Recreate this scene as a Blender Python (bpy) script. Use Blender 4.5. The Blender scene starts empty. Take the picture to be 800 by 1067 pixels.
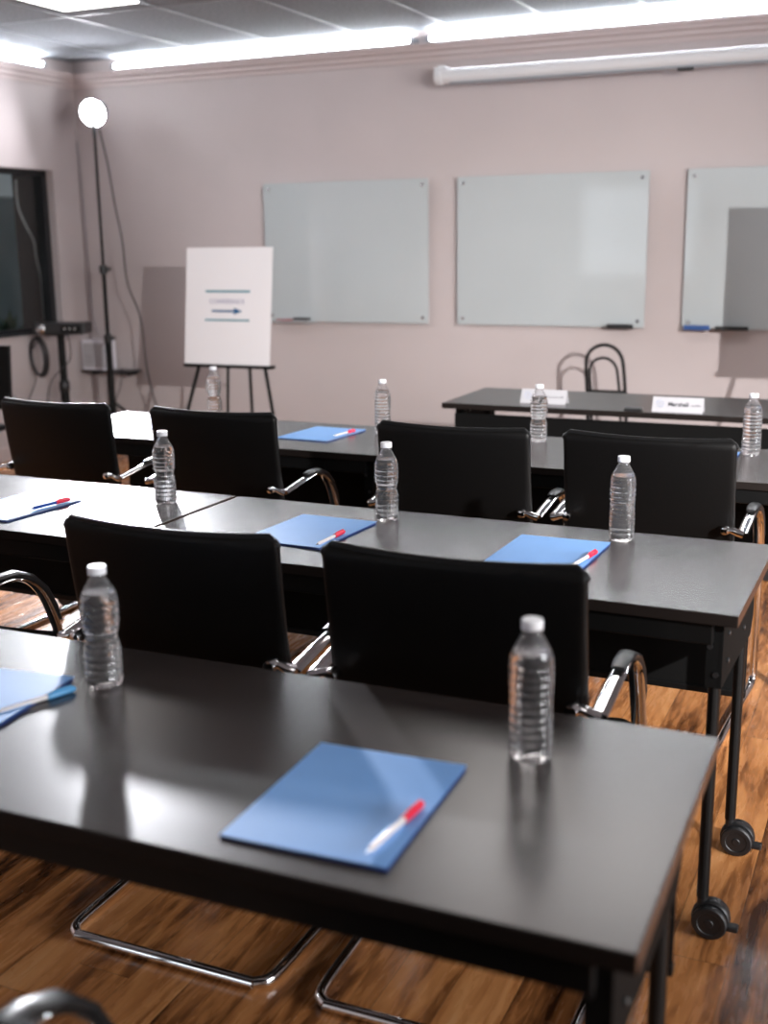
import bpy, bmesh, math, random
from mathutils import Vector, Matrix
PI = math.pi
random.seed(7)
S = bpy.context.scene
COL = S.collection

# ------------------------------------------------------------------ camera
cam_d = bpy.data.cameras.new('camera')
cam = bpy.data.objects.new('camera', cam_d); COL.objects.link(cam); S.camera = cam
fw = Vector((-0.40403776, 0.88597935, -0.22758314))
rt = Vector((0.91100474, 0.41220197, -0.01264539))
up = Vector((-0.08260667, 0.21243854, 0.97367654))
CAMZ = 1.4789
cam.matrix_world = Matrix(((rt.x, up.x, -fw.x, 0), (rt.y, up.y, -fw.y, 0), (rt.z, up.z, -fw.z, CAMZ), (0, 0, 0, 1)))
cam_d.sensor_fit = 'VERTICAL'; cam_d.sensor_height = 36.0; cam_d.sensor_width = 27.0
cam_d.lens = 1214.8 / 1067 * 36
cam_d.clip_start = 0.02; cam_d.clip_end = 60
cam_d.dof.use_dof = True; cam_d.dof.focus_distance = 3.05; cam_d.dof.aperture_fstop = 2.4

# ------------------------------------------------------------------ world, exposure, lights
w = bpy.data.worlds.new('world'); S.world = w; w.use_nodes = True
wn = w.node_tree.nodes
wn['Background'].inputs[0].default_value = (0.75, 0.85, 1.0, 1); wn['Background'].inputs[1].default_value = 0.8
S.view_settings.view_transform = 'Standard'; S.view_settings.look = 'None'
S.view_settings.exposure = 0.0; S.view_settings.gamma = 1.0; S.view_settings.use_curve_mapping = False
CY = S.cycles
CY.max_bounces = 10; CY.transmission_bounces = 10; CY.glossy_bounces = 5; CY.diffuse_bounces = 4
CY.sample_clamp_indirect = 6.0; CY.caustics_reflective = True; CY.caustics_refractive = True
CY.use_denoising = True

LAMP_CORNER = 240.0     # emission of the lens of the lamp in the corner
LAMP_KEY = 45.0        # emission of the lens of the lamp to the right of the camera
TUBE = 105.0
PANEL = 6.0
WINDOW_W = 15.0

def area(name, loc, target, sx, sy, power, color):
    d = bpy.data.lights.new(name, 'AREA'); d.shape = 'RECTANGLE'; d.size = sx; d.size_y = sy
    d.energy = power; d.color = color
    o = bpy.data.objects.new(name, d); COL.objects.link(o); o.location = loc
    v = Vector(target) - Vector(loc); o.rotation_euler = v.to_track_quat('-Z', 'Y').to_euler()
    return o
# daylight through the rear window; the right one is unseen, added for floor light
area('daylight_window_rear', (-3.9, -3.35, 1.55), (-3.9, 5, 1.2), 1.7, 1.3, WINDOW_W, (0.86, 0.93, 1.0))
area('added_fill_right', (4.26, 1.6, 1.60), (0, 1.6, 1.2), 2.9, 1.4, 290.0, (0.95, 0.97, 1.0))

def spot(name, loc, target, power, color, cone, blend, radius):
    d = bpy.data.lights.new(name, 'SPOT'); d.energy = power; d.color = color; d.spot_size = math.radians(cone); d.spot_blend = blend; d.shadow_soft_size = radius
    o = bpy.data.objects.new(name, d); COL.objects.link(o); o.location = loc
    o.rotation_euler = (Vector(target) - Vector(loc)).to_track_quat('-Z', 'Y').to_euler()
    return o
# the beam of the second lamp (its stand is built with the first one's): it throws the shadows on the back wall
KEY_AT = (2.25, 0.25, 2.30); KEY_AIM = (-2.35, 7.2, -0.25)
kd = (Vector(KEY_AIM) - Vector(KEY_AT)).normalized()
spot('key_lamp_beam', tuple(Vector(KEY_AT) + kd * 0.06), KEY_AIM, 2200.0, (1.0, 0.975, 0.965), 49, 1.0, 0.05)
# the beam of the lamp in the corner, aimed over the tables at the camera's side of the room
LA_AT = (-5.24, 6.80, 2.345); LA_AIM = (-3.6, 1.0, 0.6)
kd = (Vector(LA_AIM) - Vector(LA_AT)).normalized()
spot('corner_lamp_beam', tuple(Vector(LA_AT) + kd * 0.06), LA_AIM, 1700.0, (0.93, 0.94, 1.0), 55.5, 0.25, 0.085)
# ------------------------------------------------------------------ materials
def mat(name, color=(0.5, 0.5, 0.5), rough=0.5, metal=0.0, spec=0.5, trans=0.0, ior=None, emis=None, strength=0, coat=0.0, sheen=0.0):
    m = bpy.data.materials.new(name); m.use_nodes = True
    b = m.node_tree.nodes['Principled BSDF']
    b.inputs['Base Color'].default_value = (*color, 1); b.inputs['Roughness'].default_value = rough
    b.inputs['Metallic'].default_value = metal; b.inputs['Specular IOR Level'].default_value = spec
    b.inputs['Transmission Weight'].default_value = trans
    if ior: b.inputs['IOR'].default_value = ior
    if coat: b.inputs['Coat Weight'].default_value = coat
    if emis: b.inputs['Emission Color'].default_value = (*emis, 1); b.inputs['Emission Strength'].default_value = strength
    return m
def nodes(m):
    return m.node_tree.nodes, m.node_tree.links, m.node_tree.nodes['Principled BSDF']
def N(m, t, **kw):
    n = m.node_tree.nodes.new(t)
    for k, v in kw.items():
        if hasattr(n, k): setattr(n, k, v)
        else: n.inputs[k].default_value = v
    return n
def ramp(m, stops):
    n = m.node_tree.nodes.new('ShaderNodeValToRGB'); e = n.color_ramp.elements
    while len(e) < len(stops): e.new(0.5)
    for k, (p, c) in enumerate(stops): e[k].position = p; e[k].color = (*c, 1)
    return n
def noise_bump(m, scale, strength, dist=0.002, detail=4, coord='Object', vscale=(1, 1, 1)):
    ns, ln, b = nodes(m)
    tc = N(m, 'ShaderNodeTexCoord'); mp = N(m, 'ShaderNodeMapping'); mp.inputs['Scale'].default_value = vscale
    n = N(m, 'ShaderNodeTexNoise'); n.inputs['Scale'].default_value = scale; n.inputs['Detail'].default_value = detail
    bp = N(m, 'ShaderNodeBump'); bp.inputs['Strength'].default_value = strength; bp.inputs['Distance'].default_value = dist
    ln.new(tc.outputs[coord], mp.inputs[0]); ln.new(mp.outputs[0], n.inputs['Vector'])
    ln.new(n.outputs['Fac'], bp.inputs['Height']); ln.new(bp.outputs[0], b.inputs['Normal'])
    return n
def noise_color(m, scale, c1, c2, lo=0.35, hi=0.65, vscale=(1, 1, 1), detail=5):
    ns, ln, b = nodes(m)
    tc = N(m, 'ShaderNodeTexCoord'); mp = N(m, 'ShaderNodeMapping'); mp.inputs['Scale'].default_value = vscale
    n = N(m, 'ShaderNodeTexNoise'); n.inputs['Scale'].default_value = scale; n.inputs['Detail'].default_value = detail
    r = ramp(m, [(lo, c1), (hi, c2)])
    ln.new(tc.outputs['Object'], mp.inputs[0]); ln.new(mp.outputs[0], n.inputs['Vector'])
    ln.new(n.outputs['Fac'], r.inputs[0]); ln.new(r.outputs[0], b.inputs['Base Color'])

M = {}
M['wall'] = mat('wall_paint', (0.50, 0.42, 0.41), 0.75, spec=0.25)
noise_color(M['wall'], 1.3, (0.465, 0.408, 0.403), (0.495, 0.433, 0.428)); noise_bump(M['wall'], 160, 0.12, 0.001)
M['trim'] = mat('trim_paint', (0.52, 0.44, 0.43), 0.45, spec=0.4); noise_bump(M['trim'], 90, 0.05, 0.001)
M['rear_wall'] = mat('rear_wall_paint', (0.45, 0.42, 0.41), 0.8, spec=0.2); noise_bump(M['rear_wall'], 120, 0.1, 0.001)
M['ceiling'] = mat('ceiling_tile', (0.2, 0.2, 0.22), 0.95, spec=0.1)
noise_color(M['ceiling'], 60, (0.20, 0.212, 0.235), (0.275, 0.29, 0.318), 0.35, 0.6); noise_bump(M['ceiling'], 220, 0.6, 0.003)
M['grid'] = mat('ceiling_grid_metal', (0.30, 0.32, 0.35), 0.5, spec=0.4); noise_bump(M['grid'], 50, 0.03, 0.001)

def floor_mat():
    m = mat('floor_laminate', (0.25, 0.12, 0.05), 0.28, spec=0.5)
    ns, ln, b = nodes(m)
    tc = N(m, 'ShaderNodeTexCoord'); sep = N(m, 'ShaderNodeSeparateXYZ'); ln.new(tc.outputs['Object'], sep.inputs[0])
    def math_(op, a, bb=None):
        n = N(m, 'ShaderNodeMath', operation=op)
        for i, v in enumerate((a, bb)):
            if v is None: continue
            if isinstance(v, (int, float)): n.inputs[i].default_value = v
            else: ln.new(v, n.inputs[i])
        return n.outputs[0]
    px = math_('MULTIPLY', sep.outputs[0], 1 / 0.125); pid = math_('FLOOR', px)
    wn1 = N(m, 'ShaderNodeTexWhiteNoise', noise_dimensions='1D'); ln.new(pid, wn1.inputs['W'])
    yoff = math_('MULTIPLY', wn1.outputs['Value'], 5.0)
    py = math_('MULTIPLY', math_('ADD', sep.outputs[1], yoff), 1 / 1.2); yid = math_('FLOOR', py)
    comb = N(m, 'ShaderNodeCombineXYZ'); ln.new(pid, comb.inputs[0]); ln.new(yid, comb.inputs[1])
    wn2 = N(m, 'ShaderNodeTexWhiteNoise', noise_dimensions='2D'); ln.new(comb.outputs[0], wn2.inputs['Vector'])
    # streaky grain along the plank, shifted per plank
    cv = N(m, 'ShaderNodeCombineXYZ')
    ln.new(math_('MULTIPLY', sep.outputs[0], 11.0), cv.inputs[0])
    ln.new(math_('MULTIPLY', math_('ADD', sep.outputs[1], math_('MULTIPLY', wn2.outputs['Value'], 17.0)), 1.5), cv.inputs[1])
    ln.new(math_('MULTIPLY', wn2.outputs['Value'], 9.0), cv.inputs[2])
    n1 = N(m, 'ShaderNodeTexNoise'); n1.inputs['Scale'].default_value = 1.3; n1.inputs['Detail'].default_value = 6; n1.inputs['Distortion'].default_value = 1.3
    ln.new(cv.outputs[0], n1.inputs['Vector'])
    n2 = N(m, 'ShaderNodeTexNoise'); n2.inputs['Scale'].default_value = 6; n2.inputs['Detail'].default_value = 8; n2.inputs['Distortion'].default_value = 0.6
    ln.new(cv.outputs[0], n2.inputs['Vector'])
    g = math_('ADD', math_('MULTIPLY', n1.outputs['Fac'], 0.72), math_('MULTIPLY', n2.outputs['Fac'], 0.28))
    g = math_('ADD', g, math_('MULTIPLY', math_('SUBTRACT', wn2.outputs['Value'], 0.5), 0.16))
    r = ramp(m, [(0.33, (0.050, 0.017, 0.006)), (0.43, (0.20, 0.074, 0.023)), (0.52, (0.42, 0.168, 0.055)), (0.64, (0.56, 0.250, 0.090)), (0.8, (0.62, 0.32, 0.14))])
    ln.new(g, r.inputs[0])
    fx = math_('FRACT', px); seam = math_('LESS_THAN', fx, 0.018)
    fy = math_('FRACT', py); seam2 = math_('LESS_THAN', fy, 0.0022)
    sm = math_('MAXIMUM', seam, seam2)
    mix = N(m, 'ShaderNodeMix', data_type='RGBA'); ln.new(math_('MULTIPLY', sm, 0.55), mix.inputs[0])
    ln.new(r.outputs[0], mix.inputs[6]); mix.inputs[7].default_value = (0.03, 0.012, 0.005, 1)
    ln.new(mix.outputs[2], b.inputs['Base Color'])
    rr = math_('ADD', math_('MULTIPLY', n2.outputs['Fac'], 0.14), 0.20); ln.new(rr, b.inputs['Roughness'])
    bp = N(m, 'ShaderNodeBump'); bp.inputs['Strength'].default_value = 0.25; bp.inputs['Distance'].default_value = 0.001
    ln.new(math_('SUBTRACT', n2.outputs['Fac'], sm), bp.inputs['Height']); ln.new(bp.outputs[0], b.inputs['Normal'])
    return m
M['floor'] = floor_mat()

M['laminate'] = mat('espresso_laminate', (0.030, 0.024, 0.022), 0.27, spec=0.8)
noise_color(M['laminate'], 7, (0.020, 0.015, 0.014), (0.038, 0.029, 0.026), 0.3, 0.7, (0.6, 14, 6))
noise_bump(M['laminate'], 9, 0.05, 0.0006, 6, vscale=(1, 22, 10))
M['edge'] = mat('edge_band_brown', (0.055, 0.026, 0.016), 0.35); noise_bump(M['edge'], 60, 0.05, 0.0005)
M['edge_dark'] = mat('black_edge_band', (0.010, 0.007, 0.006), 0.6, spec=0.15); noise_bump(M['edge_dark'], 60, 0.05, 0.0005)
M['black_metal'] = mat('black_powder_coat', (0.004, 0.004, 0.004), 0.45, spec=0.18); noise_bump(M['black_metal'], 300, 0.08, 0.0005)
M['panel'] = mat('black_perforated_panel', (0.005, 0.005, 0.005), 0.75, spec=0.08); noise_bump(M['panel'], 240, 0.4, 0.001)
M['rubber'] = mat('black_rubber', (0.010, 0.010, 0.011), 0.45); noise_bump(M['rubber'], 90, 0.1, 0.0005)
M['leather'] = mat('black_leather', (0.0030, 0.0028, 0.0028), 0.45, spec=0.16)
noise_bump(M['leather'], 150, 0.25, 0.0012, 6)
M['piping'] = mat('black_leather_edge', (0.005, 0.005, 0.005), 0.36, spec=0.3); noise_bump(M['piping'], 120, 0.2, 0.001)
M['pad'] = mat('grey_black_arm_pad', (0.016, 0.016, 0.017), 0.36, spec=0.5); noise_bump(M['pad'], 160, 0.15, 0.0006)
M['chrome'] = mat('polished_chrome', (0.80, 0.80, 0.81), 0.07, metal=1.0); noise_bump(M['chrome'], 14, 0.02, 0.0004)
M['steel'] = mat('brushed_steel', (0.55, 0.55, 0.56), 0.25, metal=1.0); noise_bump(M['steel'], 200, 0.05, 0.0004)
M['pet'] = mat('clear_water_and_plastic', (0.985, 0.98, 0.99), 0.02, trans=0.965, ior=1.36, spec=0.8)
noise_bump(M['pet'], 70, 0.7, 0.003, 3)
M['cap'] = mat('white_bottle_cap', (0.80, 0.80, 0.82), 0.4); noise_bump(M['cap'], 60, 0.05, 0.0005)
M['blue'] = mat('blue_folder_card', (0.175, 0.395, 0.80), 0.55, spec=0.35)
noise_color(M['blue'], 12, (0.172, 0.388, 0.79), (0.178, 0.402, 0.81)); noise_bump(M['blue'], 260, 0.1, 0.0004)
M['blue_dark'] = mat('blue_folder_back', (0.030, 0.085, 0.330), 0.6); noise_bump(M['blue_dark'], 260, 0.1, 0.0004)
M['paper'] = mat('white_paper', (0.46, 0.45, 0.47), 0.8, spec=0.2); noise_bump(M['paper'], 200, 0.05, 0.0003)
M['pen_white'] = mat('white_pen_barrel', (0.72, 0.68, 0.68), 0.25); noise_bump(M['pen_white'], 60, 0.03, 0.0003)
M['pen_red'] = mat('red_pen_cap', (0.70, 0.025, 0.06), 0.25); noise_bump(M['pen_red'], 60, 0.03, 0.0003)
M['pen_blue'] = mat('blue_pen_barrel', (0.015, 0.06, 0.30), 0.25); noise_bump(M['pen_blue'], 60, 0.03, 0.0003)
M['pen_cyan'] = mat('light_blue_pen_cap', (0.06, 0.28, 0.55), 0.3); noise_bump(M['pen_cyan'], 60, 0.03, 0.0003)
M['board'] = mat('glass_whiteboard', (0.48, 0.51, 0.51), 0.06, spec=0.55)
noise_color(M['board'], 1.2, (0.42, 0.45, 0.46), (0.445, 0.475, 0.485))
M['foam'] = mat('foam_board', (0.76, 0.735, 0.75), 0.7, spec=0.2); noise_bump(M['foam'], 200, 0.05, 0.0003)
M['ink_teal'] = mat('teal_print', (0.05, 0.22, 0.28), 0.6); noise_color(M['ink_teal'], 6, (0.04, 0.19, 0.24), (0.06, 0.24, 0.30))
M['ink_navy'] = mat('navy_print', (0.012, 0.085, 0.20), 0.6); noise_color(M['ink_navy'], 6, (0.010, 0.075, 0.18), (0.014, 0.095, 0.21))
M['ink_lilac'] = mat('grey_violet_print', (0.23, 0.22, 0.34), 0.6); noise_color(M['ink_lilac'], 6, (0.21, 0.20, 0.32), (0.25, 0.24, 0.36))
M['ink_black'] = mat('black_print', (0.04, 0.04, 0.05), 0.6); noise_color(M['ink_black'], 6, (0.03, 0.03, 0.04), (0.05, 0.05, 0.06))
M['ink_pale'] = mat('pale_blue_print', (0.42, 0.47, 0.62), 0.6); noise_color(M['ink_pale'], 6, (0.40, 0.45, 0.60), (0.45, 0.50, 0.65))
M['screen_white'] = mat('white_screen_housing', (0.74, 0.74, 0.76), 0.35); noise_bump(M['screen_white'], 40, 0.03, 0.0005)
M['plastic_white'] = mat('white_plastic_box', (0.80, 0.78, 0.84), 0.45); noise_bump(M['plastic_white'], 60, 0.04, 0.0005)
M['black_plastic'] = mat('black_plastic', (0.012, 0.012, 0.013), 0.42); noise_bump(M['black_plastic'], 120, 0.06, 0.0005)
M['cable'] = mat('dark_cable', (0.022, 0.020, 0.022), 0.5); noise_bump(M['cable'], 60, 0.05, 0.0005)
M['cable_grey'] = mat('grey_cable', (0.30, 0.27, 0.28), 0.6); noise_bump(M['cable_grey'], 60, 0.05, 0.0005)
M['cable_white'] = mat('white_cable', (0.6, 0.6, 0.6), 0.5); noise_bump(M['cable_white'], 60, 0.05, 0.0005)
M['blue_plastic'] = mat('blue_marker_plastic', (0.03, 0.08, 0.24), 0.35); noise_bump(M['blue_plastic'], 60, 0.04, 0.0005)
M['red_plastic'] = mat('dull_red_marker_plastic', (0.30, 0.055, 0.06), 0.4); noise_bump(M['red_plastic'], 60, 0.04, 0.0005)
M['window_frame'] = mat('black_window_frame', (0.012, 0.013, 0.015), 0.4); noise_bump(M['window_frame'], 60, 0.05, 0.0005)
M['pane'] = mat('window_glass', (0.92, 0.97, 0.96), 0.0, trans=1.0, ior=1.45)
noise_bump(M['pane'], 1.5, 0.01, 0.0005)
M['far_room'] = mat('far_room_paint', (0.20, 0.27, 0.28), 0.8); noise_color(M['far_room'], 1.5, (0.17, 0.24, 0.25), (0.24, 0.31, 0.32))
M['far_beam'] = mat('far_room_beam_paint', (0.40, 0.40, 0.37), 0.8); noise_color(M['far_beam'], 2, (0.37, 0.37, 0.34), (0.42, 0.42, 0.39))
M['curtain'] = mat('black_curtain_cloth', (0.012, 0.012, 0.014), 0.9); noise_bump(M['curtain'], 80, 0.3, 0.002)
M['leaf'] = mat('green_leaf', (0.05, 0.12, 0.05), 0.5); noise_color(M['leaf'], 20, (0.03, 0.09, 0.03), (0.10, 0.17, 0.09))
M['pot'] = mat('grey_pot', (0.35, 0.36, 0.36), 0.6); noise_bump(M['pot'], 40, 0.05, 0.001)
def glow(name, c, s): return mat(name, (0.8, 0.8, 0.8), 0.5, emis=c, strength=s)
M['lens_corner'] = glow('lit_lamp_lens', (0.93, 0.94, 1.0), LAMP_CORNER)
M['lens_key'] = glow('lit_key_lamp_lens', (1.0, 0.95, 0.90), LAMP_KEY)
M['tube'] = glow('lit_fluorescent_tube', (0.90, 0.96, 1.0), TUBE)
M['panel_light'] = glow('lit_ceiling_diffuser', (1.0, 0.96, 0.94), PANEL)

# ------------------------------------------------------------------ mesh helpers
def obj(name, bm, material, parent=None, smooth=False, mats=None):
    me = bpy.data.meshes.new(name); bm.normal_update(); bm.to_mesh(me); bm.free()
    for m_ in (mats or [material]): me.materials.append(m_)
    if smooth:
        me.polygons.foreach_set('use_smooth', [True] * len(me.polygons))
        try: me.set_sharp_from_angle(angle=math.radians(40))
        except Exception: pass
    o = bpy.data.objects.new(name, me); COL.objects.link(o)
    if parent: o.parent = parent
    return o
def thing(name, label, cat, loc=(0, 0, 0), rz=0.0, group=None):
    o = bpy.data.objects.new(name, None); COL.objects.link(o); o.empty_display_size = 0.1
    o.location = loc; o.rotation_euler = (0, 0, rz); o['label'] = label; o['category'] = cat
    if group: o['group'] = group
    return o
def tag(o, label, cat, group=None):
    o['label'] = label; o['category'] = cat
    if group: o['group'] = group
    return o
def struct(name, bm, m, **k):
    o = obj(name, bm, m, **k)
    if o.parent is None: o['kind'] = 'structure'
    return o
def dup(root, label, loc, rz=0.0, group=None):
    r = root.copy(); COL.objects.link(r); r.location = loc; r.rotation_euler = (0, 0, rz); r['label'] = label
    if group: r['group'] = group
    for ch in list(root.children):
        c = ch.copy(); COL.objects.link(c); c.parent = r
        for g in list(ch.children):
            d = g.copy(); COL.objects.link(d); d.parent = c
    return r
def box(bm, lo, hi, bev=0.0, seg=2, mi=0):
    x0, y0, z0 = lo; x1, y1, z1 = hi
    t = bmesh.new()
    bmesh.ops.create_cube(t, size=1)
    for v in t.verts:
        v.co = Vector(((x0 + x1) / 2 + v.co.x * (x1 - x0), (y0 + y1) / 2 + v.co.y * (y1 - y0), (z0 + z1) / 2 + v.co.z * (z1 - z0)))
    if bev > 0: bmesh.ops.bevel(t, geom=t.edges[:], offset=bev, segments=seg, affect='EDGES', profile=0.5)
    for f in t.faces: f.material_index = mi
    me = bpy.data.meshes.new('t'); t.to_mesh(me); t.free(); bm.from_mesh(me); bpy.data.meshes.remove(me)
    return bm
def B(lo, hi, bev=0.0, seg=2): return box(bmesh.new(), lo, hi, bev, seg)
def sweep(bm, pts, ra, rb=None, n=10, side=None, closed=False, smooth_n=0):
    """tube along pts; ra = half width along 'side', rb = half thickness"""
    pts = [Vector(p) for p in pts]
    if smooth_n:
        P = pts; out = []
        cnt = len(P)
        rng = range(cnt if closed else cnt - 1)
        for i in rng:
            g = lambda k: P[k % cnt] if closed else P[max(0, min(cnt - 1, k))]
            p0, p1, p2, p3 = g(i - 1), g(i), g(i + 1), g(i + 2)
            for k in range(smooth_n):
                t = k / smooth_n
                out.append(0.5 * ((2 * p1) + (p2 - p0) * t + (2 * p0 - 5 * p1 + 4 * p2 - p3) * t * t + (3 * p1 - p0 - 3 * p2 + p3) * t ** 3))
        if not closed: out.append(P[-1])
        pts = out
    if rb is None: rb = ra
    rings = []; prev = None; m = len(pts)
    for i, p in enumerate(pts):
        a = pts[(i - 1) % m] if (closed or i > 0) else p
        b = pts[(i + 1) % m] if (closed or i < m - 1) else p
        t = (b - a)
        if t.length < 1e-9: t = Vector((0, 0, 1))
        t.normalize()
        if side is not None:
            s = Vector(side); s = s - t * s.dot(t)
            if s.length < 1e-4: s = prev if prev else t.orthogonal()
        else:
            s = (prev - t * prev.dot(t)) if prev else t.orthogonal()
        s.normalize(); prev = s
        u = t.cross(s)
        A = ra[i] if isinstance(ra, (list, tuple)) else ra
        Bb = rb[i] if isinstance(rb, (list, tuple)) else rb
        rings.append([bm.verts.new(p + s * (A * math.cos(2 * PI * k / n)) + u * (Bb * math.sin(2 * PI * k / n))) for k in range(n)])
    for i in range(m if closed else m - 1):
        r0, r1 = rings[i], rings[(i + 1) % m]
        for k in range(n): bm.faces.new((r0[k], r0[(k + 1) % n], r1[(k + 1) % n], r1[k]))
    if not closed:
        bm.faces.new(rings[0][::-1]); bm.faces.new(rings[-1])
    return bm
def T(pts, ra, rb=None, **k): return sweep(bmesh.new(), pts, ra, rb, **k)
def lathe(bm, prof, n=32, center=(0, 0, 0), axis='z', cap=True):
    rings = []; c = Vector(center)
    for r, z in prof:
        ring = []
        for k in range(n):
            a = 2 * PI * k / n
            v = Vector((r * math.cos(a), r * math.sin(a), z))
            if axis == 'x': v = Vector((z, v.x, v.y))
            if axis == 'y': v = Vector((v.y, z, v.x))
            ring.append(bm.verts.new(c + v))
        rings.append(ring)
    for i in range(len(rings) - 1):
        for k in range(n): bm.faces.new((rings[i][k], rings[i][(k + 1) % n], rings[i + 1][(k + 1) % n], rings[i + 1][k]))
    if cap: bm.faces.new(rings[0][::-1]); bm.faces.new(rings[-1])
    return bm
def LA(prof, **k): return lathe(bmesh.new(), prof, **k)
def prism(bm, poly, z0, z1):
    a = [bm.verts.new((x, y, z0)) for x, y in poly]; b = [bm.verts.new((x, y, z1)) for x, y in poly]
    bm.faces.new(a[::-1]); bm.faces.new(b); n = len(poly)
    for k in range(n): bm.faces.new((a[k], a[(k + 1) % n], b[(k + 1) % n], b[k]))
    return bm
def extrude_profile_x(bm, prof, x0, x1):
    """prof: list of (y,z)"""
    a = [bm.verts.new((x0, y, z)) for y, z in prof]; b = [bm.verts.new((x1, y, z)) for y, z in prof]
    n = len(prof); bm.faces.new(a); bm.faces.new(b[::-1])
    for k in range(n): bm.faces.new((a[k], b[k], b[(k + 1) % n], a[(k + 1) % n]))
    bmesh.ops.recalc_face_normals(bm, faces=bm.faces[:])
    return bm

# ------------------------------------------------------------------ the room
XL, XR, YB, YR, ZC = -5.73, 4.2, 7.22, -3.4, 2.75
struct('floor', B((XL - 0.1, YR - 0.1, -0.1), (XR + 0.1, YB + 0.1, 0)), M['floor'])
struct('ceiling', B((XL - 0.15, YR - 0.1, ZC), (XR + 0.1, YB + 0.15, ZC + 0.1)), M['ceiling'])
struct('wall_back', B((XL - 0.15, YB, 0), (XR + 0.1, YB + 0.12, ZC)), M['wall'])
bm = bmesh.new()
box(bm, (XR, YR, 0), (XR + 0.12, 0.1, ZC)); box(bm, (XR, 3.1, 0), (XR + 0.12, YB, ZC)); box(bm, (XR, 0.1, 0), (XR + 0.12, 3.1, 0.85)); box(bm, (XR, 0.1, 2.35), (XR + 0.12, 3.1, ZC))
struct('wall_right', bm, M['rear_wall'])
bm = bmesh.new()
for y0, y1, z0, z1 in ((0.1, 0.15, 0.85, 2.35), (3.05, 3.1, 0.85, 2.35), (0.1, 3.1, 0.85, 0.9), (0.1, 3.1, 2.3, 2.35), (1.58, 1.62, 0.85, 2.35)): box(bm, (XR + 0.02, y0, z0), (XR + 0.055, y1, z1), 0.004)
struct('window_3', bm, M['window_frame'])  # unseen window, added with its opening to carry the fill light
# left wall with the opening of the interior window
WY0, WY1, WZ0, WZ1 = 3.4, 6.93, 0.855, 1.99
bm = bmesh.new()
box(bm, (XL - 0.15, YR, 0), (XL, WY0, ZC)); box(bm, (XL - 0.15, WY1, 0), (XL, YB, ZC))
box(bm, (XL - 0.15, WY0, 0), (XL, WY1, WZ0)); box(bm, (XL - 0.15, WY0, WZ1), (XL, WY1, ZC))
struct('wall_left', bm, M['wall'])
# rear wall with a window
bm = bmesh.new()
xs = [XL - 0.1, -4.75, -3.05, XR + 0.1]
for i in (0, 2): box(bm, (xs[i], YR - 0.12, 0), (xs[i + 1], YR, ZC))
for i in (1,): box(bm, (xs[i], YR - 0.12, 0), (xs[i + 1], YR, 0.9)); box(bm, (xs[i], YR - 0.12, 2.2), (xs[i + 1], YR, ZC))
struct('wall_rear', bm, M['rear_wall'])
for k, i in enumerate((1,)):
    bm = bmesh.new(); x0, x1 = xs[i], xs[i + 1]
    for lo, hi in (((x0, 0.9), (x0 + 0.05, 2.2)), ((x1 - 0.05, 0.9), (x1, 2.2)), ((x0, 0.9), (x1, 0.95)), ((x0, 2.15), (x1, 2.2)), (((x0 + x1) / 2 - 0.02, 0.9), ((x0 + x1) / 2 + 0.02, 2.2))):
        box(bm, (lo[0], YR - 0.1, lo[1]), (hi[0], YR - 0.04, hi[1]), 0.004)
    struct('window_%d' % (k + 2), bm, M['window_frame'])
# ceiling T-grid
bm = bmesh.new()
gx = -3.38 + 0.61 * 12
while gx > XL: box(bm, (gx - 0.008, YR, ZC - 0.004), (gx + 0.008, YB, ZC + 0.002)); gx -= 0.61
gy = 7.02
while gy > YR: box(bm, (XL, gy - 0.007, ZC - 0.0035), (XR, gy + 0.007, ZC + 0.002)); gy -= 1.22
struct('trim_1', bm, M['grid'])
# cornice: stepped moulding carrying the light cove
ct = 2.664
prof = [(0, -0.10), (-0.012, -0.10), (-0.016, -0.078), (-0.03, -0.070), (-0.034, -0.048), (-0.052, -0.036), (-0.058, -0.016), (-0.070, -0.012), (-0.072, 0.0), (0, 0.0)]
bm = bmesh.new(); extrude_profile_x(bm, [(YB + y + 0.001, ct + z) for y, z in prof], XL, XR)
struct('trim_2', bm, M['trim'])
bm = bmesh.new()
a = [(XL - y - 0.001, ct + z) for y, z in prof]
va = [bm.verts.new((x, YR, z)) for x, z in a]; vb = [bm.verts.new((x, YB, z)) for x, z in a]
bm.faces.new(va); bm.faces.new(vb[::-1])
for k in range(len(a)): bm.faces.new((va[k], vb[k], vb[(k + 1) % len(a)], va[(k + 1) % len(a)]))
bmesh.ops.recalc_face_normals(bm, faces=bm.faces[:])
struct('trim_3', bm, M['trim'])
struct('baseboard_back', B((XL, YB - 0.014, 0), (XR, YB + 0.001, 0.10), 0.004), M['trim'])
struct('baseboard_left', B((XL - 0.001, YR, 0), (XL + 0.014, YB, 0.10), 0.004), M['trim'])

# interior window: black frame, glass, and the dim room behind
bm = bmesh.new(); fx0, fx1 = XL - 0.14, XL - 0.06
box(bm, (fx0, WY0, WZ0), (fx1, WY1, WZ0 + 0.035), 0.003); box(bm, (fx0, WY0, WZ1 - 0.035), (fx1, WY1, WZ1), 0.003)
box(bm, (fx0, WY0, WZ0), (fx1, WY0 + 0.05, WZ1), 0.003); box(bm, (fx0, WY1 - 0.05, WZ0), (fx1, WY1, WZ1), 0.003)
box(bm, (fx0, 5.1, WZ0), (fx1, 5.15, WZ1), 0.003)
wf = struct('window_1', bm, M['window_frame'])
obj('window_pane', B((XL - 0.105, WY0 + 0.04, WZ0 + 0.03), (XL - 0.099, WY1 - 0.04, WZ1 - 0.03)), M['pane'], wf)
obj('window_sill', B((XL - 0.06, WY0, WZ0 - 0.002), (XL + 0.012, WY1, WZ0 + 0.014), 0.003), M['window_frame'], wf)
bm = bmesh.new()
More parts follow.
